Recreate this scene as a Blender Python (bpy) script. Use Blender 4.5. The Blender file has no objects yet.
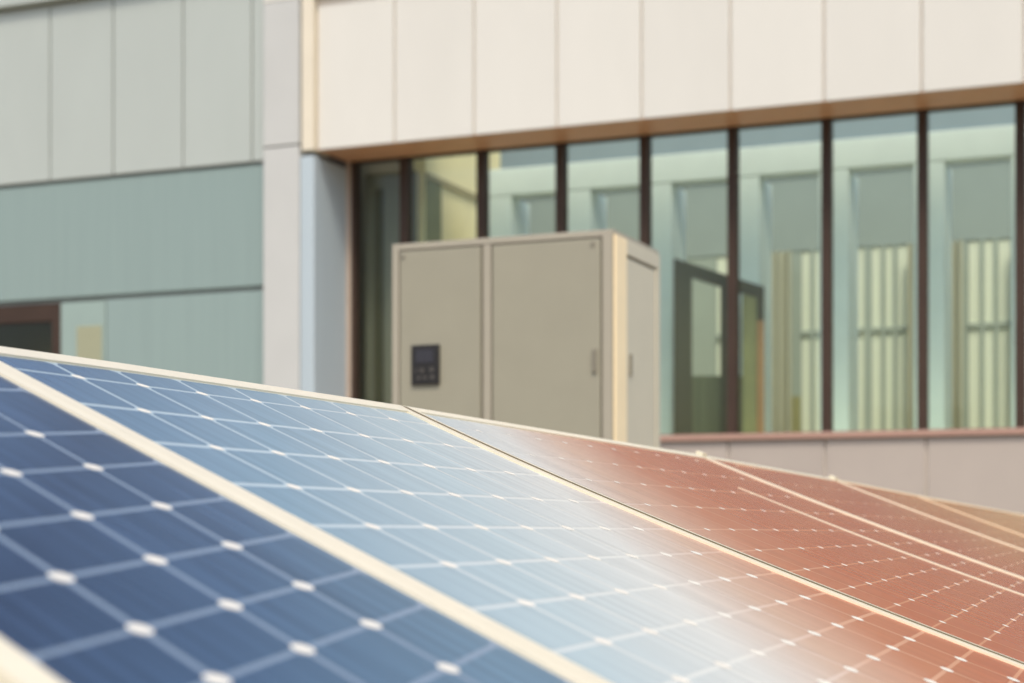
import bpy, bmesh, math, random
from mathutils import Vector, Matrix
random.seed(7)
sc = bpy.context.scene
COL = sc.collection
R = math.radians

# ------------------------------------------------------------------ camera, sky, sun, exposure
EYE = 1.0
cam_d = bpy.data.cameras.new('camera')
cam = bpy.data.objects.new('camera', cam_d); COL.objects.link(cam)
cam.location = (0, 0, EYE); cam.rotation_euler = (R(90), 0, 0)
cam_d.sensor_fit = 'HORIZONTAL'; cam_d.sensor_width = 36
cam_d.lens = 36*1700/1024
cam_d.shift_y = (525-341.5)/1024
cam_d.clip_start = 0.05; cam_d.clip_end = 2000
cam_d.dof.use_dof = True; cam_d.dof.focus_distance = 3.3; cam_d.dof.aperture_fstop = 3.4
cam_d.dof.aperture_blades = 9
sc.camera = cam

SUN_DIR = Vector((0.08, -0.96, 1.32)).normalized()      # from the scene towards the sun
elev = math.asin(SUN_DIR.z); azim = math.atan2(SUN_DIR.x, SUN_DIR.y)
w = bpy.data.worlds.new('World'); sc.world = w; w.use_nodes = True
nt = w.node_tree; nt.nodes.clear()
sky = nt.nodes.new('ShaderNodeTexSky'); sky.sky_type = 'NISHITA'; sky.sun_disc = False
sky.sun_elevation = elev; sky.sun_rotation = azim; sky.air_density = 1.0; sky.dust_density = 3.0; sky.ozone_density = 1.0
bg = nt.nodes.new('ShaderNodeBackground'); bg.inputs['Strength'].default_value = 0.13
wo = nt.nodes.new('ShaderNodeOutputWorld')
nt.links.new(sky.outputs[0], bg.inputs[0]); nt.links.new(bg.outputs[0], wo.inputs[0])
sl = bpy.data.lights.new('sun', 'SUN'); sl.energy = 1.5; sl.angle = R(14); sl.color = (1.0, 0.91, 0.78)
so = bpy.data.objects.new('sun', sl); COL.objects.link(so)
so.rotation_euler = SUN_DIR.to_track_quat('Z', 'Y').to_euler(); so.location = (-4, -10, 14)
vs = sc.view_settings
vs.view_transform = 'Standard'; vs.look = 'None'; vs.gamma = 1; vs.use_curve_mapping = False
vs.exposure = 0.74

# ------------------------------------------------------------------ materials
def lin(r, g, b):
    f = lambda c: (c/255/12.92 if c/255 <= .04045 else ((c/255+.055)/1.055)**2.4)
    return (f(r), f(g), f(b), 1)

def mat(name, col, rough=.6, var=.06, scale=3.0, metal=0.0, stretch=(1, 1, 1), bump=0.0, spec=.5):
    m = bpy.data.materials.new(name); m.use_nodes = True
    n = m.node_tree; b = n.nodes['Principled BSDF']
    tc = n.nodes.new('ShaderNodeTexCoord'); mp = n.nodes.new('ShaderNodeMapping')
    mp.inputs['Scale'].default_value = stretch
    n.links.new(tc.outputs['Object'], mp.inputs[0])
    nz = n.nodes.new('ShaderNodeTexNoise'); nz.inputs['Scale'].default_value = scale
    nz.inputs['Detail'].default_value = 6; nz.inputs['Roughness'].default_value = .6
    n.links.new(mp.outputs[0], nz.inputs['Vector'])
    mr = n.nodes.new('ShaderNodeMapRange')
    mr.inputs['From Min'].default_value = .3; mr.inputs['From Max'].default_value = .7
    mr.inputs['To Min'].default_value = 1-var; mr.inputs['To Max'].default_value = 1+var
    n.links.new(nz.outputs['Fac'], mr.inputs['Value'])
    mx = n.nodes.new('ShaderNodeVectorMath'); mx.operation = 'SCALE'
    mx.inputs[0].default_value = col[:3]
    oi = n.nodes.new('ShaderNodeObjectInfo'); om = n.nodes.new('ShaderNodeMapRange')
    om.inputs['To Min'].default_value = 1-var*.9; om.inputs['To Max'].default_value = 1+var*.9
    n.links.new(oi.outputs['Random'], om.inputs['Value'])
    mu = n.nodes.new('ShaderNodeMath'); mu.operation = 'MULTIPLY'
    n.links.new(mr.outputs[0], mu.inputs[0]); n.links.new(om.outputs[0], mu.inputs[1])
    n.links.new(mu.outputs[0], mx.inputs['Scale'])
    n.links.new(mx.outputs[0], b.inputs['Base Color'])
    b.inputs['Roughness'].default_value = rough; b.inputs['Metallic'].default_value = metal
    b.inputs['Specular IOR Level'].default_value = spec
    if bump:
        bp = n.nodes.new('ShaderNodeBump'); bp.inputs['Strength'].default_value = bump; bp.inputs['Distance'].default_value = .01
        n.links.new(nz.outputs['Fac'], bp.inputs['Height']); n.links.new(bp.outputs[0], b.inputs['Normal'])
    return m

def glass(name, tint, rough=0.0, refl=.4):
    m = bpy.data.materials.new(name); m.use_nodes = True
    n = m.node_tree; n.nodes.clear()
    out = n.nodes.new('ShaderNodeOutputMaterial')
    tr = n.nodes.new('ShaderNodeBsdfTransparent'); tr.inputs[0].default_value = tint
    gl = n.nodes.new('ShaderNodeBsdfGlossy'); gl.inputs['Roughness'].default_value = rough
    fr = n.nodes.new('ShaderNodeFresnel'); fr.inputs['IOR'].default_value = 1.5
    ma = n.nodes.new('ShaderNodeMath'); ma.operation = 'MULTIPLY'; ma.inputs[1].default_value = refl
    mx = n.nodes.new('ShaderNodeMixShader')
    n.links.new(fr.outputs[0], ma.inputs[0]); n.links.new(ma.outputs[0], mx.inputs[0])
    n.links.new(tr.outputs[0], mx.inputs[1]); n.links.new(gl.outputs[0], mx.inputs[2])
    n.links.new(mx.outputs[0], out.inputs[0])
    return m

def fabric(name, col):
    m = bpy.data.materials.new(name); m.use_nodes = True
    n = m.node_tree; n.nodes.clear()
    out = n.nodes.new('ShaderNodeOutputMaterial')
    a = n.nodes.new('ShaderNodeBsdfDiffuse'); t = n.nodes.new('ShaderNodeBsdfTranslucent')
    nz = n.nodes.new('ShaderNodeTexNoise'); nz.inputs['Scale'].default_value = 40
    cr = n.nodes.new('ShaderNodeMixRGB'); cr.inputs[1].default_value = col
    cr.inputs[2].default_value = (col[0]*.85, col[1]*.85, col[2]*.82, 1)
    n.links.new(nz.outputs[0], cr.inputs[0]); n.links.new(cr.outputs[0], a.inputs[0]); n.links.new(cr.outputs[0], t.inputs[0])
    mx = n.nodes.new('ShaderNodeMixShader'); mx.inputs[0].default_value = .35
    n.links.new(a.outputs[0], mx.inputs[1]); n.links.new(t.outputs[0], mx.inputs[2]); n.links.new(mx.outputs[0], out.inputs[0])
    return m

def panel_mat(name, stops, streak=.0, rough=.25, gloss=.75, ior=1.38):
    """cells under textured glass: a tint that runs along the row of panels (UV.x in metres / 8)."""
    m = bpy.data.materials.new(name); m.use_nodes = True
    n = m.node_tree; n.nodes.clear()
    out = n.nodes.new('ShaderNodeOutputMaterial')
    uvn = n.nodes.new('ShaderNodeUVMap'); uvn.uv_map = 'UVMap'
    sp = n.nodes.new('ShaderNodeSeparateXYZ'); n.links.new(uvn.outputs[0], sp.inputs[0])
    # the boundary of colour and painted glare leans with the slope of the panel
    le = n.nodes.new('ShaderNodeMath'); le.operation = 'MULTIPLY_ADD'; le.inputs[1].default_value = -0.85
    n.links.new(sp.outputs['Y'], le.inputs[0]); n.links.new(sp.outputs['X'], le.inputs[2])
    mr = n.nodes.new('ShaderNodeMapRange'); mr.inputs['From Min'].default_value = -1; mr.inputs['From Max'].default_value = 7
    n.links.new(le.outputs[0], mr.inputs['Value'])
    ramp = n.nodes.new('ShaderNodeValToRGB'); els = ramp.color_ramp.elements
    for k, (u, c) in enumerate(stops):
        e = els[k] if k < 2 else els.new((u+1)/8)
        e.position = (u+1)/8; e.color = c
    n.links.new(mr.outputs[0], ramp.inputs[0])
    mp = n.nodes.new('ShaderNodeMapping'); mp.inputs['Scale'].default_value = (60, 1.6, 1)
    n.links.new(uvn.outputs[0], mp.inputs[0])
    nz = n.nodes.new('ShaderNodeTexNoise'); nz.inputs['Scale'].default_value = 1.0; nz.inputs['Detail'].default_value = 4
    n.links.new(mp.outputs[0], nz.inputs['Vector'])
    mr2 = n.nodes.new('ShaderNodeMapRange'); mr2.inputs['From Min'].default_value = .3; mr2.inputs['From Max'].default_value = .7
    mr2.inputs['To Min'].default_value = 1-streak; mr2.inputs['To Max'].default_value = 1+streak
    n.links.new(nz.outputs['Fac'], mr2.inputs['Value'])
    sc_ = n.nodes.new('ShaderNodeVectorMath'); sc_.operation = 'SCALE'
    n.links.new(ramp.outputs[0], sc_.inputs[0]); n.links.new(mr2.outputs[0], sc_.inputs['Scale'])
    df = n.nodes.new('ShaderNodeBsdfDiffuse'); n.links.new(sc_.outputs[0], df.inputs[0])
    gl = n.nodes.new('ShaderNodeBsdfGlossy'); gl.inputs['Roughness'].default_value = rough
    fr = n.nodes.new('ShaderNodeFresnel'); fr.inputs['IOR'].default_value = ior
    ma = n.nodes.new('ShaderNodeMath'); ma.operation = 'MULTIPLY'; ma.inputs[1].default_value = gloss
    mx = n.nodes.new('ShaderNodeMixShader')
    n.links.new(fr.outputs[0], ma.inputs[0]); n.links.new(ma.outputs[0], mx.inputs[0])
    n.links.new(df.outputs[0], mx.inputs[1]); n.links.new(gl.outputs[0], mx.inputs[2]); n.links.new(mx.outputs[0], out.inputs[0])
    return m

M = {}
M['white_clad'] = mat('white_cladding', (.60, .585, .525, 1), .5, .028, .9, stretch=(1.4, 1, .6))
M['seam_white'] = mat('cladding_joint', (.74, .67, .58, 1), .8)
M['grey_clad'] = mat('grey_green_cladding', (.385, .42, .385, 1), .5, .028, .9, stretch=(1.4, 1, .6))
M['seam_grey'] = mat('grey_joint', (.44, .46, .42, 1), .8)
M['teal'] = mat('teal_cladding', (.225, .295, .275, 1), .45, .04, 1.5, stretch=(12, 1, .3))
M['teal_light'] = mat('teal_light', (.27, .35, .315, 1), .4, .04, 2)
M['dark_gap'] = mat('shadow_joint', (.19, .21, .195, 1), .8)
M['column'] = mat('column_render', (.46, .465, .44, 1), .6, .03, 1.5)
M['cream_trim'] = mat('cream_trim', (.66, .60, .47, 1), .45, .03)
M['wood'] = mat('brown_soffit', (.62, .345, .18, 1), .5, .12, 6, stretch=(1, 8, 8))
M['mullion'] = mat('brown_mullion', (.050, .031, .022, 1), .6, .1, spec=.25)
M['jamb'] = mat('tan_jamb', (.42, .34, .27, 1), .5)
M['sill'] = mat('sill_metal', (.36, .22, .17, 1), .45, .05)
M['low_wall'] = mat('low_wall', (.385, .335, .29, 1), .6, .04, 1.5)
M['room'] = mat('room_plaster', (.27, .305, .275, 1), .8, .03)
M['rear'] = mat('rear_plaster', (.29, .32, .265, 1), .8, .04)
M['room_dark'] = mat('room_ceiling', (.25, .30, .32, 1), .8, .03)
M['pier'] = mat('room_pier', (.82, .88, .84, 1), .7, .03)
M['yellow'] = mat('yellow_plaster', (.95, .80, .47, 1), .8, .04)
M['darkgrey'] = mat('dark_partition', (.17, .145, .105, 1), .6, .1, 2, stretch=(20, 1, .2))
M['floor_in'] = mat('room_floor', (.56, .42, .21, 1), .5, .05)
M['olive'] = mat('olive_frame', (.060, .045, .017, 1), .5, .1)
M['olive_light'] = mat('olive_panel', (.24, .22, .09, 1), .5, .1)
M['olive_mid'] = mat('olive_mid', (.12, .115, .055, 1), .5, .25, 3, stretch=(14, 1, .3))
M['cornice'] = mat('ochre_cornice', (.42, .34, .18, 1), .7)
M['orange'] = mat('orange_wood', (.40, .20, .08, 1), .5, .1)
M['glass'] = glass('window_glass', (.93, .99, .955, 1), refl=.4)
M['pane_back'] = glass('rear_glass', (.95, .93, .70, 1))
M['door_glass'] = glass('door_glass', (.75, .73, .66, 1))
M['curtain'] = fabric('curtain_cloth', (.60, .575, .44, 1))
M['blind_cream'] = fabric('blind_cloth', (.93, .93, .79, 1))
M['blind'] = fabric('yellow_blind', (.50, .51, .36, 1))
M['cab'] = mat('beige_powder_coat', (.283, .266, .196, 1), .45, .03, 4)
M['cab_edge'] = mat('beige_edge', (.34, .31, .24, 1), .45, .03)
M['cab_light'] = mat('cream_corner_post', (.88, .72, .45, 1), .4, .03)  # warm light on the post is put into its colour
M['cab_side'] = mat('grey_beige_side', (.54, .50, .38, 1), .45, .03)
M['cab_gap'] = mat('cabinet_gap', (.14, .125, .09, 1), .7)
M['cab_handle'] = mat('cabinet_handle', (.20, .18, .135, 1), .4)
M['black'] = mat('black_plastic', (.012, .009, .007, 1), .35, .1)
M['screen'] = mat('screen', (.022, .019, .026, 1), .15, .05)
M['button'] = mat('button', (.07, .062, .052, 1), .4)
M['frame'] = mat('cream_aluminium', (.69, .625, .465, 1), .35, .03, 8, metal=0.0)
M['frame_far'] = mat('sand_aluminium', (.66, .54, .36, 1), .35, .03, 8)
M['rack'] = mat('galvanised_steel', (.42, .42, .40, 1), .45, .1, 12, metal=.7)
M['ground'] = mat('concrete_ground', (.27, .23, .17, 1), .85, .18, .8, bump=.3)
M['roof'] = mat('roof_sheet', (.30, .30, .29, 1), .8)
def L(r, g, b, k=.80): c = lin(r, g, b); return (c[0]*k, c[1]*k, c[2]*k, 1)
M['cell'] = panel_mat('solar_cell', [(-.9, L(80, 106, 128)), (6.9, L(200, 140, 70)), (.15, L(80, 104, 132)), (.66, L(124, 153, 168)), (1.13, L(180, 198, 201)), (1.5, L(220, 220, 212)), (1.78, L(212, 176, 150)), (2.08, L(194, 118, 76)), (2.4, L(186, 96, 48)), (3.6, L(184, 92, 46)), (5.0, L(196, 126, 58))], streak=.12)  # pale stops paint the white glare between blue and copper
M['cell_near'] = panel_mat('solar_cell_near', [(-.9, L(84, 106, 132)), (6.9, L(100, 130, 150)), (-.1, L(72, 94, 122)), (.28, L(50, 65, 90)), (.55, L(64, 86, 112)), (.95, L(98, 128, 148))], streak=.30)  # darker copy: the weaker glare at this angle is put into the colour
M['sheet'] = panel_mat('back_sheet', [(-.9, L(150, 170, 186)), (6.9, L(225, 180, 120)), (.66, L(190, 208, 214)), (1.5, L(234, 234, 224)), (1.95, L(226, 172, 138)), (2.4, L(220, 150, 106))])  # palest stop carries the same painted glare
M['sheet_near'] = panel_mat('back_sheet_near', [(-.9, L(112, 124, 142)), (6.9, L(150, 168, 184)), (.9, L(136, 154, 172))])  # darker sheet to match, viewing angle put into the colour
M['seal'] = mat('dark_seal', (.13, .10, .05, 1), .6)  # stands in for the shaded gap between two frames
M['node'] = mat('white_backsheet_dot', (.72, .68, .58, 1), .4, .02)

# ------------------------------------------------------------------ mesh helpers
class MB:
    def __init__(s): s.v = []; s.f = []; s.mi = []; s.uv = []; s.mats = []
    def quad(s, p, m=0, uv=None):
        b = len(s.v); s.v += [tuple(q) for q in p]; s.f.append(tuple(range(b, b+len(p)))); s.mi.append(m); s.uv.append(uv)
    def box(s, x0, x1, y0, y1, z0, z1, m=0, bev=0.0):
        if bev <= 0:
            c = [(x, y, z) for z in (z0, z1) for y in (y0, y1) for x in (x0, x1)]
            b = len(s.v); s.v += c
            for q in ((0, 2, 3, 1), (4, 5, 7, 6), (0, 1, 5, 4), (2, 6, 7, 3), (0, 4, 6, 2), (1, 3, 7, 5)):
                s.f.append(tuple(b+i for i in q)); s.mi.append(m); s.uv.append(None)
            return s
        bm = bmesh.new(); bmesh.ops.create_cube(bm, size=1)
        for v in bm.verts:
            v.co = ((x0+x1)/2+v.co.x*(x1-x0), (y0+y1)/2+v.co.y*(y1-y0), (z0+z1)/2+v.co.z*(z1-z0))
        bmesh.ops.bevel(bm, geom=bm.edges[:], offset=bev, segments=2, profile=.6, affect='EDGES')
        bm.verts.index_update(); b = len(s.v)
        s.v += [tuple(v.co) for v in bm.verts]
        for f in bm.faces:
            s.f.append(tuple(b+v.index for v in f.verts)); s.mi.append(m); s.uv.append(None)
        bm.free(); return s
    def build(s, name, mats, parent=None):
        if not isinstance(mats, (list, tuple)): mats = [mats]
        me = bpy.data.meshes.new(name); me.from_pydata(s.v, [], s.f)
        for m in mats: me.materials.append(m)
        for p, i in zip(me.polygons, s.mi): p.material_index = i
        if any(u is not None for u in s.uv):
            ul = me.uv_layers.new(name='UVMap')
            for p, u in zip(me.polygons, s.uv):
                if u is None: continue
                for li, c in zip(p.loop_indices, u): ul.data[li].uv = c
        me.validate(); me.update()
        o = bpy.data.objects.new(name, me); COL.objects.link(o)
        if parent: o.parent = parent
        return o

def tag(o, label=None, cat=None, group=None, kind=None):
    for k, v in (('label', label), ('category', cat), ('group', group), ('kind', kind)):
        if v: o[k] = v
    return o

def thing(name, label, cat, loc=(0, 0, 0), rz=0, group=None):
    o = bpy.data.objects.new(name, None); COL.objects.link(o)
    o.location = loc; o.rotation_euler = (0, 0, rz); o.empty_display_size = .2
    return tag(o, label, cat, group)

def B(name, m, parent, *a, bev=0.0):
    return MB().box(*a, bev=bev).build(name, m, parent)

# ------------------------------------------------------------------ ground
g = MB(); S = 700
g.quad([(-S, -S, 0), (S, -S, 0), (S, S, 0), (-S, S, 0)])
tag(g.build('ground', M['ground']), kind='structure')

# ------------------------------------------------------------------ main building (local x along the facade, y into it, z up)
FX, FY, FR = -2.026, 17.57, math.atan2(-.382, .924)
def H(h): return h+EYE
bld = thing('office_building', 'white clad office building with a long band of brown framed windows behind the cabinet', 'building', (FX, FY, 0), FR)
SE = [0.0, .915, 1.795, 2.675, 3.54, 4.41, 5.29, 6.17, 7.05, 7.93, 8.81]
HB, HT = H(3.876), H(5.45)
# upper cladding: backing wall and panels
B('wall', M['seam_white'], bld, .0, 8.8, .035, .28, HB+.02, HT)
for a, b in zip(SE[:-1], SE[1:]):
    B('cladding_panel', M['white_clad'], bld, a+(.0 if a else .03), b-.022, 0, .034, HB, HT-.1, bev=.006)
B('coping', M['white_clad'], bld, -.6, 8.85, -.05, .35, HT, HT+.06, bev=.01)
B('soffit', M['wood'], bld, .0, 8.8, .036, .84, HB+.004, HB+.018)
B('lintel', M['room_dark'], bld, .0, 8.8, .30, .84, HB+.02, HB+.3)
# column with corner trim
B('column', M['column'], bld, -.60, -.17, -.05, .70, 0, H(3.93), bev=.012)
B('column', M['column'], bld, -.60, -.17, -.05, .70, H(3.945), HT-.004, bev=.012)
B('corner_trim', M['cream_trim'], bld, -.135, .0, -.065, .30, HB-.01, HT-.004, bev=.012)
M['reveal'] = mat('blue_grey_reveal', (.40, .47, .50, 1), .5, .04, 2, stretch=(1, 14, .2))  # shade on this face is put into the blue-grey colour
B('reveal', M['reveal'], bld, -.165, .0, -.045, .69, 0, HB-.06, bev=.02)
# low wall and sill
HS = H(.85)
B('wall', M['seam_white'], bld, .0, 8.8, .035, .28, 0, HS-.062)
LS = [0.0, .91, 1.79, 2.66, 3.52, 4.388, 5.295, 6.205, 7.1, 7.98, 8.81]
for a, b in zip(LS[:-1], LS[1:]):
    B('cladding_panel', M['low_wall'], bld, a+.01, b-.015, 0, .034, .05, HS-.064, bev=.006)
B('sill', M['sill'], bld, .005, 8.81, -.045, .70, HS-.058, HS, bev=.008)
# windows
MU = [.06, .678, 1.564, 2.439, 3.334, 4.234, 5.156, 6.058, 6.94, 7.83, 8.72]
B('jamb', M['jamb'], bld, .002, .055, .66, .82, HS+.002, HB-.002)
W0, W1 = HS+.002, HB+.0035
for a, b in zip(MU[:-1], MU[1:]):
    f = MB(); t = .043; y0, y1 = .66, .80
    f.box(a+.001, a+t, y0, y1, W0, W1); f.box(b-t, b-.001, y0, y1, W0, W1)
    f.box(a+t, b-t, y0+.003, y1, W1-.008, W1-.001); f.box(a+t, b-t, y0+.003, y1, W0, W0+.04)
    fo = f.build('window', M['mullion'], bld)
    MB().box(a+t-.004, b-t+.004, .73, .738, W0+.036, W1-.006).build('pane', M['glass'], fo)
# room behind the glass
RD = 4.3
B('floor', M['floor_in'], bld, -.1, 9.2, .82, RD+.2, HS-.10, HS-.01)
B('inner_beam', M['pier'], bld, 1.2, 9.2, 1.70, 1.95, H(3.605), H(3.90), bev=.01)
for s in (1.478, 2.395, 3.3, 4.245, 5.162, 6.112, 7.05, 7.98):
    B('inner_column', M['pier'], bld, s-.30, s, 1.705, 2.25, HS-.005, H(3.60), bev=.01)
sw = B('yellow_wall', M['yellow'], bld, .58, .72, 1.12, 3.2, HS-.005, H(4.74))
B('cornice', M['cornice'], sw, .7205, .75, 1.12, 3.2, H(3.74), H(3.80))
B('green_panel', M['olive_light'], sw, .7205, .735, 1.12, 1.5, HS, H(3.735))
B('partition', M['darkgrey'], bld, .07, .66, .98, 1.05, HS-.005, H(3.80))
B('partition', M['olive'], bld, .20, .29, .93, .975, HS-.005, H(3.62))
B('side_wall', M['darkgrey'], bld, -.2, -.1, .30, RD+.2, HS-.1, H(4.75))
# rear wall with tall narrow windows
ops = [(2.06, 2.16), (3.07, 3.20), (4.10, 4.37), (4.72, 4.83), (4.92, 5.33), (6.01, 6.47), (7.0, 7.4), (7.9, 8.3)]
rw = MB(); x = -.1
top = H(3.22)
for a, b in ops:
    rw.box(x, a, RD, RD+.12, HS-.09, top); x = b
rw.box(x, 9.2, RD, RD+.12, HS-.09, top); B('rear_lintel', M['room'], bld, -.1, 9.2, RD-.01, RD+.12, top+.002, H(4.12))
rw.build('rear_wall', M['rear'], bld)
B('ceiling_band', M['room_dark'], bld, -.1, 9.2, RD-.05, RD+.12, H(4.125), H(5.2))  # top of the rear wall, coloured like a shaded ceiling
for a, b in ((3.22, 4.09), (4.39, 4.71)):
    B('wainscot', M['olive_light'], bld, a, b, RD-.035, RD-.002, HS, HS+.66)
for a, b in ops:
    f = MB(); f.box(a, b, RD-.03, RD+.01, H(2.235), H(2.28))
    nn = max(1, round((b-a)/.15)); 
    for k in range(1, nn):
        xx = a+(b-a)*k/nn; f.box(xx-.02, xx+.02, RD-.028, RD+.01, HS, H(2.233)); f.box(xx-.02, xx+.02, RD-.028, RD+.01, H(2.282), top)
    fo = f.build('rear_window', M['rear'], bld)
    MB().box(a+.002, b-.002, RD+.012, RD+.016, HS, top-.002).build('blind', M['blind_cream'], fo)
# curtains: a wavy sheet with its own folds
def curtain(s0, s1, d, z0, z1, folds):
    c = MB(); n = folds*8; pts = []
    for i in range(n+1):
        t = i/n; pts.append((s0+(s1-s0)*t, d+.035*math.sin(t*folds*2*math.pi)+.012*math.sin(t*17)))
    for p, q in zip(pts[:-1], pts[1:]):
        c.quad([(p[0], p[1], z0), (q[0], q[1], z0), (q[0], q[1], z1), (p[0], p[1], z1)])
    o = c.build('curtain', M['curtain'], bld)
    sm = o.modifiers.new('thick', 'SOLIDIFY'); sm.thickness = .004
    return o
curtain(3.45, 4.02, 4.12, HS+.02, H(3.2), 5)
curtain(5.36, 5.97, 4.12, HS+.02, H(3.2), 5)
curtain(6.50, 6.95, 4.12, HS+.02, H(3.2), 4)
# end wall; roof left off and parapet low so daylight fills the room
B('end_wall', M['white_clad'], bld, 8.82, 9.0, .0, .9, 0, HT)

# ------------------------------------------------------------------ left wing
wing = thing('building_wing', 'grey green building wing with a teal band and a dark door at the left', 'building', (FX, FY, 0), FR)
SL = [-8.5, -7.6, -6.75, -5.9, -5.05, -4.2, -3.352, -2.514, -1.617, -.764, -.612]
B('wall', M['seam_grey'], wing, -8.5, -.612, .036, .3, H(3.84), H(5.78))
for a, b in zip(SL[:-1], SL[1:]):
    B('cladding_panel', M['grey_clad'], wing, a+.010, b-.010, 0, .034, H(3.82), H(5.74), bev=.006)
B('coping', M['grey_clad'], wing, -8.5, -.612, -.10, .3, H(5.785), H(6.25), bev=.01)
B('shadow_joint', M['dark_gap'], wing, -8.5, -.612, .06, .3, H(3.79), H(3.835))
B('teal_band', M['teal'], wing, -8.5, -.612, .03, .3, H(2.515), H(3.785), bev=.006)
B('shadow_joint', M['dark_gap'], wing, -8.5, -.612, .07, .3, H(2.47), H(2.51))
B('teal_wall', M['teal'], wing, -2.625, -.612, .035, .3, 0, H(2.465), bev=.006)
d = MB(); d.box(-4.35, -4.24, .05, .18, 0, H(2.46)); d.box(-3.36, -3.245, .05, .18, 0, H(2.46)); d.box(-4.24, -3.36, .05, .18, H(2.27), H(2.46)); d.box(-4.24, -3.36, .06, .17, 0, .15)
do = d.build('door', M['mullion'], wing)
MB().box(-4.24, -3.36, .10, .11, .15, H(2.27)).build('pane', M['door_glass'], do)
B('teal_wall', M['teal'], wing, -8.5, -4.355, .035, .3, 0, H(2.465))
B('back_wall', M['rear'], wing, -8.5, -3.2, .9, 1.0, 0, H(2.46))
w2 = B('side_light', M['teal_light'], wing, -3.24, -2.645, .045, .2, 0, H(2.462), bev=.005)
B('blind', M['blind'], w2, -3.02, -2.69, .035, .0425, 0.02, H(2.19))  # solid slab coloured as the yellowish reflection in the glass
B('roof', M['roof'], wing, -8.5, -.612, .31, 4.5, H(5.9), H(6.1))
B('rear_wall', M['seam_grey'], wing, -8.5, -.612, 4.5, 4.7, 0, H(6.1))

# ------------------------------------------------------------------ things inside the room
sA, dA, sB, dB = 3.562, .95, 4.41, 1.25
pt = thing('framed_screen', 'dark olive framed screen with a raked top, standing behind the glass right of the cabinet', 'screen', (FX+sA*.924+dA*.382, FY-sA*.382+dA*.924, HS-.01), FR+math.atan2(dB-dA, sB-sA))
def topz(x): return 2.684-.85+.01+(2.386-2.684)*x/.899
def raked(mb, x0, x1, y0, y1, z0, t0, t1=None):
    '''a board whose top edge follows the rake: z0 is a height or None, then its foot follows the rake t1 below'''
    a0, a1 = topz(x0)-t0, topz(x1)-t0
    b0, b1 = (z0, z0) if z0 is not None else (topz(x0)-t1, topz(x1)-t1)
    p = [(x0, y0, b0), (x1, y0, b1), (x1, y0, a1), (x0, y0, a0)]; q = [(x, y1, z) for x, _, z in p]
    mb.quad(p); mb.quad(q[::-1])
    for k in range(4): mb.quad([p[k], q[k], q[(k+1) % 4], p[(k+1) % 4]][::-1])
f = MB()
raked(f, 0, .18, 0, .10, 0, 0); raked(f, .47, .64, 0, .10, 0, 0); raked(f, .18, .47, 0, .10, None, 0, .13)
raked(f, .64, .83, 0, .10, None, 0, .13)
f.build('frame', M['olive'], pt)
f = MB(); f.box(.18, .47, .02, .08, 0, .66); f.box(.64, .69, .02, .08, 0, .66)
f.build('lower_panel', M['olive_mid'], pt)
f = MB(); raked(f, .69, .829, .01, .09, 0, .131); f.build('side_panel', M['olive_light'], pt)
f = MB(); raked(f, .829, .90, -.01, .11, 1.21, 0); f.build('edge_post', M['olive'], pt)
f = MB(); f.box(.831, .899, -.008, .108, 0, 1.21); f.build('edge_post_foot', M['orange'], pt)

# ------------------------------------------------------------------ electrical cabinet
cz = 2.567
cb = thing('inverter_cabinet', 'tall beige metal inverter cabinet with a small black control panel on its left door', 'cabinet', (.529, 9.0, 0), FR)
CW, CD = 1.298, .806
b = MB()
b.box(-CW, 0, .02, CD, .10, cz-.02, bev=.004)
b.build('body', M['cab'], cb)
B('plinth', M['cab_gap'], cb, -CW+.03, -.03, .04, CD-.03, 0, .10)
f = MB(); e = .042
f.box(-CW, -CW+e, 0, .019, .10, cz, bev=.004); f.box(-e-.012, -.0, 0, .019, .10, cz, bev=.004)
f.box(-CW+e, -e-.012, 0, .019, cz-.035, cz-.001, bev=.003)
f.box(-.757+.012, -.685-.012, .002, .019, .10, cz-.036, bev=.004)
f.build('front_frame', M['cab_edge'], cb)
B('top_cover', M['cab_edge'], cb, -CW-.004, .004, .0195, CD+.006, cz-.0195, cz+.004, bev=.004)
def cdoor(x0, x1):
    gp = MB().box(x0-.008, x1+.008, .008, .0195, .12, cz-.037).build('door', M['cab_gap'], cb)
    MB().box(x0, x1, -.006, .0075, .125, cz-.045, bev=.006).build('panel', M['cab'], gp)
    return gp
d1 = cdoor(-CW+e+.010, -.757); d2 = cdoor(-.685, -e-.022)
def disc(x, z, r, y0, y1, m, name, parent):
    c = MB(); n = 14
    a = [(x+r*math.cos(2*math.pi*k/n), y0, z+r*math.sin(2*math.pi*k/n)) for k in range(n)]
    q = [(p[0], y1, p[2]) for p in a]
    c.quad(a)
    for k in range(n): c.quad([a[k], q[k], q[(k+1) % n], a[(k+1) % n]])
    return c.build(name, m, parent)
disc(-1.225, cz-.075, .012, -.012, -.0055, M['cab_handle'], 'screw', d1)
disc(-.105, cz-.075, .012, -.012, -.0055, M['cab_handle'], 'screw', d2)
B('handle', M['cab_handle'], d2, -.104, -.082, -.022, -.0055, 1.81, 1.935, bev=.004)
cp = B('control_panel', M['black'], cb, -1.168, -.998, -.024, -.0058, 1.775, 1.996, bev=.004)
MB().box(-1.140, -1.030, -.027, -.0235, 1.896, 1.968, bev=.002).build('screen', M['screen'], cp)
for k, (x, z, r) in enumerate([(-1.138, 1.854, .007), (-1.10, 1.854, .013), (-1.040, 1.858, .013), (-1.120, 1.814, .010), (-1.083, 1.814, .010), (-1.037, 1.816, .012)]):
    disc(x, z, r, -.029, -.0235, M['button'], 'button', cp)
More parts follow.
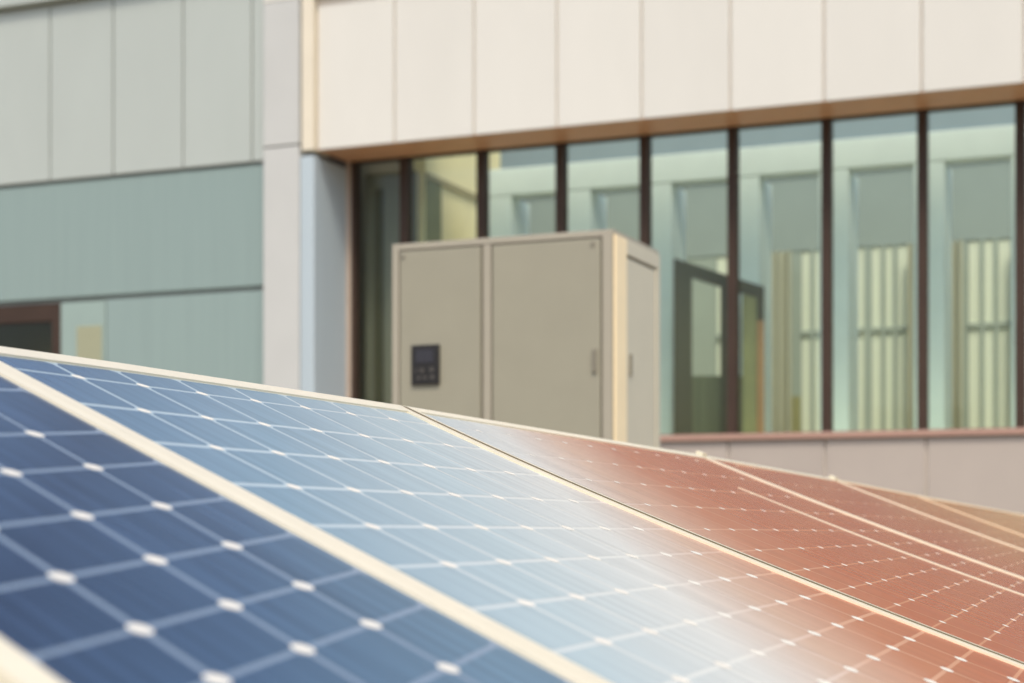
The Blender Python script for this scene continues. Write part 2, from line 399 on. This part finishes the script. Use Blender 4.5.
# right side: corner post coloured as if lit, recessed side door, rear post
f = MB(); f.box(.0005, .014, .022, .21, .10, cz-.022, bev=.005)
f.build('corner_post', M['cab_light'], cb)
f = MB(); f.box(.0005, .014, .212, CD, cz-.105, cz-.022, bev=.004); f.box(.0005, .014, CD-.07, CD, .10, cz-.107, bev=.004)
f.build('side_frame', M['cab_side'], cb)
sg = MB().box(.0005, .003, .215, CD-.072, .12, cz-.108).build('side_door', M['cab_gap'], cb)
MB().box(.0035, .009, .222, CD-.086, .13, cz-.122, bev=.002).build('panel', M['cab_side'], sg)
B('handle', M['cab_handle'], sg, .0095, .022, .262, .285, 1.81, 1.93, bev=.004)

# ------------------------------------------------------------------ the row of solar panels
def W(x, up, fw): return Vector((x, fw, up))
Ux = W(.53849457, -.04553447, .84139777); Vx = W(-.69768325, .32785867, .63698256)
Nz = W(.30813553, .9400205, -.14633504).normalized()
O0 = W(-.82343497, .26777115, 2.63127716)+Vector((0, 0, EYE))
Yl = Nz.cross(Ux).normalized()
CA, SA = Ux.dot(Vx), Vx.dot(Yl)
ROT = Matrix((Ux, Yl, Nz)).transposed()

def L0(v): return -.757
def L1(v): return -.035
def L2(v): return 1.23+.16*((v+.4)/-.95)**2
def L25(v): return 2.42+(.40*((v+.4)/-.95)**2 if v < -.4 else 0) if v > -1.0 else 2.58+.5*(-1.0-v)
def L3(v): return 2.87+.15*((v+.1)/.75)**2 if v > -1.0 else 3.086+.48*(-1.0-v)
def L4(v): return 3.95+.09*(v/.5)**2 if v > -.8 else 4.18+.4*(-.8-v)
def L5(v): return 4.75+.09*(v/.5)**2 if v > -.8 else 4.98+.4*(-.8-v)
def L6(v): return 7.1
ROWF = [.10, -.09, -.28, -.47, -.652, -.82, -.97, -1.11, -1.24, -1.36, -1.47, -1.57, -1.67, -1.76, -1.85]
ROWG = [.085, .085, .09, .10, .112, .122, .14, .16, .18, .195, .205, .21, .215, .22, .22]
def rows_main(k, u): return ROWF[k]+ROWG[k]*u
ROW0 = [.02, -.15, -.36, -.565, -.70, -.845, -.98, -1.105, -1.215, -1.33, -1.44, -1.55, -1.66]
def rows_first(k, u): return ROW0[k]+.36*(u+.4)
def back(u):
    P = [(-.8, -.03), (-.035, .045), (.32, .092), (.9, .139), (1.3, .172), (2.2, .207), (2.9, .235), (4.0, .235), (5.0, .205), (7, .20)]
    for (a, x), (b_, y) in zip(P[:-1], P[1:]):
        if u <= b_: return x+(y-x)*(u-a)/(b_-a)
    return P[-1][1]
def front(u): return -1.80+.20*u
FD = .026   # frame depth
def solar_panel(label, Le, Re, fl, fr, fb, ncol, rowfn, nrow, gl=.0, gr=.0, dot=.019, gapw=.0065, fmat='frame', near='', gap_shade=False, bar=None):
    """Le/Re: edge curves u(v); fl/fr/fb: frame widths left, right, back; gl/gr: clearance at the edges"""
    vb = back(Le(0)); org = O0+Ux*Le(0)+Vx*front(Le(0))
    root = bpy.data.objects.new('solar_panel', None); COL.objects.link(root)
    root.matrix_world = Matrix.Translation(org) @ ROT.to_4x4(); root.empty_display_size = .2
    tag(root, label, 'solar panel', 'solar panels in one sloping row')
    u0, v0 = Le(0), front(Le(0))
    def P(u, v, wz=0.0): return ((u-u0)+(v-v0)*CA, (v-v0)*SA, wz)
    LE = lambda v: Le(v)+gl; RE = lambda v: Re(v)-gr
    n = 28
    # frame: left and right rails, back and front rails (strips that follow the edges)
    fm = MB(); zt, zb = .004, -FD
    def strip(A, Bf, ts):
        """prism between two edge curves A(t), Bf(t) -> (u,v)"""
        for ta, tb in zip(ts[:-1], ts[1:]):
            a, b_, c, d_ = A(ta), Bf(ta), Bf(tb), A(tb)
            fm.quad([P(*a, zt), P(*b_, zt), P(*c, zt), P(*d_, zt)])
            fm.quad([P(*a, zb), P(*d_, zb), P(*c, zb), P(*b_, zb)])
            fm.quad([P(*a, zb), P(*a, zt), P(*d_, zt), P(*d_, zb)])
            fm.quad([P(*b_, zt), P(*b_, zb), P(*c, zb), P(*c, zt)])
        for t, fl_ in ((ts[0], 0), (ts[-1], 1)):
            a, b_ = A(t), Bf(t)
            q = [P(*a, zb), P(*b_, zb), P(*b_, zt), P(*a, zt)]
            fm.quad(q if not fl_ else q[::-1])
    ts = [i/n for i in range(n+1)]
    def vv(u, t): return front(u)+(back(u)-front(u))*t
    def edge(fn, off):
        def g_(t):
            u = fn(-.8)
            for _ in range(4): v = vv(u, t); u = fn(v)+off
            return (u, v)
        return g_
    strip(edge(LE, 0), edge(LE, fl), ts)
    strip(edge(RE, -fr), edge(RE, 0), ts)
    def cross(t, w_):
        A0, B0 = edge(LE, fl)(t), edge(RE, -fr)(t)
        def g_(x): 
            u = A0[0]+(B0[0]-A0[0])*x; return (u, (vv(u, t))+w_)
        return g_
    m_ = 10; tx = [i/m_ for i in range(m_+1)]
    strip(cross(1, -fb), cross(1, 0), tx)
    strip(cross(0, 0), cross(0, fb), tx)
    fo = fm.build('frame', M[fmat], root)
    # back sheet inside the frame
    bs = MB(); nu, nv = 16, 24
    eL, eR = edge(LE, fl*.6), edge(RE, -fr*.6)
    def S_(i, j):
        t = .01+.985*j/nv; a, b_ = eL(t), eR(t); u = a[0]+(b_[0]-a[0])*i/nu
        return (u, vv(u, t))
    for i in range(nu):
        for j in range(nv):
            q = [S_(i, j), S_(i+1, j), S_(i+1, j+1), S_(i, j+1)]
            bs.quad([P(*p) for p in q], 0, q)
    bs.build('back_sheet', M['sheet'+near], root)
    # cells: chamfered quads a millimetre above the sheet, and the white dots where their corners meet
    cl = MB()
    def node(i, k):
        v = rowfn(k, LE(-.6)); 
        for _ in range(4):
            a, b_ = LE(v)+fl, RE(v)-fr
            u = a+(b_-a)*i/ncol; v = rowfn(k, u)
        return (u, v)
    def inside(p): return front(p[0])+fb*.8 < p[1] < back(p[0])-fb*.8
    def clampv(p): return (p[0], min(max(p[1], front(p[0])+fb*1.02), back(p[0])-fb*1.02))
    for i in range(ncol):
        for k in range(nrow):
            a, b_, c, d_ = node(i, k), node(i+1, k), node(i+1, k+1), node(i, k+1)   # back-left, back-right, front-right, front-left
            a, b_, c, d_ = map(clampv, (a, b_, c, d_))
            if a[1]-d_[1] < .02 or b_[1]-c[1] < .02: continue
            wu = (b_[0]-a[0]); hv = a[1]-d_[1]
            ex, ey = gapw*.8/wu, gapw*min(1.15, max(.4, hv*6.2-.03))/hv; cu, cv = dot*.9/wu, dot*1.0/hv
            def bl(x, y):
                t = (1-y); 
                return (a[0]*(1-x)*t+b_[0]*x*t+c[0]*x*y+d_[0]*(1-x)*y, a[1]*(1-x)*t+b_[1]*x*t+c[1]*x*y+d_[1]*(1-x)*y)
            q = [bl(ex+cu, 1-ey), bl(1-ex-cu, 1-ey), bl(1-ex, 1-ey-cv), bl(1-ex, ey+cv), bl(1-ex-cu, ey), bl(ex+cu, ey), bl(ex, ey+cv), bl(ex, 1-ey-cv)]
            cl.quad([P(*p, .0002) for p in q], 0, q)
    for i in range(1, ncol):
        for k in range(nrow+1):
            p = node(i, k)
            if not inside((p[0], p[1]+.02)) or not inside((p[0], p[1]-.02)): continue
            r = dot*1.12; ns = 12
            q = [(p[0]+r*math.cos(2*math.pi*t/ns), p[1]+r*.9*math.sin(2*math.pi*t/ns)) for t in range(ns)]
            cl.quad([P(*x, .0004) for x in q], 1, q)
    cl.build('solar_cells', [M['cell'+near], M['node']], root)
    def ribbon(name, cfn, wl, wr, va, vb_, z0, z1, m, taper=False):
        rb = MB(); k = 30
        tp = lambda q: 1 if not taper else min(1, .12+.95*(1-q/k)/.62)
        for i in range(k):
            a, b_ = va+(vb_-va)*i/k, va+(vb_-va)*(i+1)/k
            A, Bq, Cq, D = (cfn(a)+wl*tp(i), a), (cfn(a)+wr*tp(i), a), (cfn(b_)+wr*tp(i+1), b_), (cfn(b_)+wl*tp(i+1), b_)
            rb.quad([P(*A, z1), P(*Bq, z1), P(*Cq, z1), P(*D, z1)])
            rb.quad([P(*A, z0), P(*A, z1), P(*D, z1), P(*D, z0)]); rb.quad([P(*Bq, z1), P(*Bq, z0), P(*Cq, z0), P(*Cq, z1)])
            if i == 0: rb.quad([P(*A, z1), P(*A, z0), P(*Bq, z0), P(*Bq, z1)])
        rb.build(name, m, root)
    if gap_shade: ribbon('edge_seal', Le, -.0055, .0045, front(Le(-1.4))+.02, back(Le(0))-.012, -.02, .0056, M['seal'])  # dark strip laid where the gap between frames is in shade
    if bar: ribbon('cross_bar', bar, -.011, .011, front(bar(-1.2))+.05, -.18, .0006, .0035, M[fmat], True)
    if bar or gap_shade or Le is L3:
        vb2 = back(Re(.2)); c0 = MB()
        for a, b_ in ((Re(.2)-.016, vb2-.022),):
            q0 = [P(a+dx, b_+dy, .0045) for dx, dy in ((0, 0), (.030, 0), (.030, .026), (0, .026))]; q1 = [(x, y, .014) for x, y, _ in q0]
            c0.quad(q1); c0.quad(q0[::-1])
            for k in range(4): c0.quad([q0[k], q0[(k+1) % 4], q1[(k+1) % 4], q1[k]])
        c0.build('end_clamp', M['frame'], root)
    # legs to the ground and a rail under the sheet
    inv = root.matrix_world.inverted()
    for tu, tv in ((.12, .12), (.88, .12), (.12, .86), (.88, .86)):
        a, b_ = eL(tv), eR(tv); u = a[0]+(b_[0]-a[0])*tu; v = vv(u, tv)
        top_ = root.matrix_world @ Vector(P(u, v, -.03))
        lg = MB(); r = .02
        for k in range(8):
            c0, c1 = 2*math.pi*k/8, 2*math.pi*(k+1)/8
            q = [(top_.x+r*math.cos(c0), top_.y+r*math.sin(c0), 0), (top_.x+r*math.cos(c1), top_.y+r*math.sin(c1), 0),
                 (top_.x+r*math.cos(c1), top_.y+r*math.sin(c1), top_.z), (top_.x+r*math.cos(c0), top_.y+r*math.sin(c0), top_.z)]
            lg.quad([tuple(inv @ Vector(p)) for p in q])
        lg.build('support_leg', M['rack'], root)
    return root

solar_panel('nearest solar panel at the lower left, dark blue cells inside cream frame bars', L0, L1, .040, .0285, .04, 4, rows_first, 12, gr=.0006, dot=.0122, gapw=.0066, near='_near')
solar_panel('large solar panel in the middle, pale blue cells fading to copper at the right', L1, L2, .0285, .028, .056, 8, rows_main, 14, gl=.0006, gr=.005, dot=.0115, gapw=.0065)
solar_panel('wide copper red solar panel crossed by a cream bar, right of the cabinet', L2, L3, .020, .018, .042, 11, rows_main, 14, gl=.006, gr=.001, dot=.0075, gapw=.0042, gap_shade=True, bar=L25)
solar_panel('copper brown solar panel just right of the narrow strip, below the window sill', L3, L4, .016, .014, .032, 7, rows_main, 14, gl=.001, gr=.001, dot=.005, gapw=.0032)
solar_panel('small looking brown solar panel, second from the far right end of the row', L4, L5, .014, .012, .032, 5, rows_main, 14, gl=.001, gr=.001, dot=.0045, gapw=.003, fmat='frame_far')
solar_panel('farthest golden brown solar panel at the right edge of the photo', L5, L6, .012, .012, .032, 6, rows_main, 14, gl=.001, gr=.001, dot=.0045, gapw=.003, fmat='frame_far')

# ------------------------------------------------------------------ render settings
sc.render.engine = 'CYCLES'
sc.cycles.max_bounces = 8; sc.cycles.transparent_max_bounces = 16
sc.cycles.use_denoising = True
sc.cycles.sample_clamp_indirect = 6
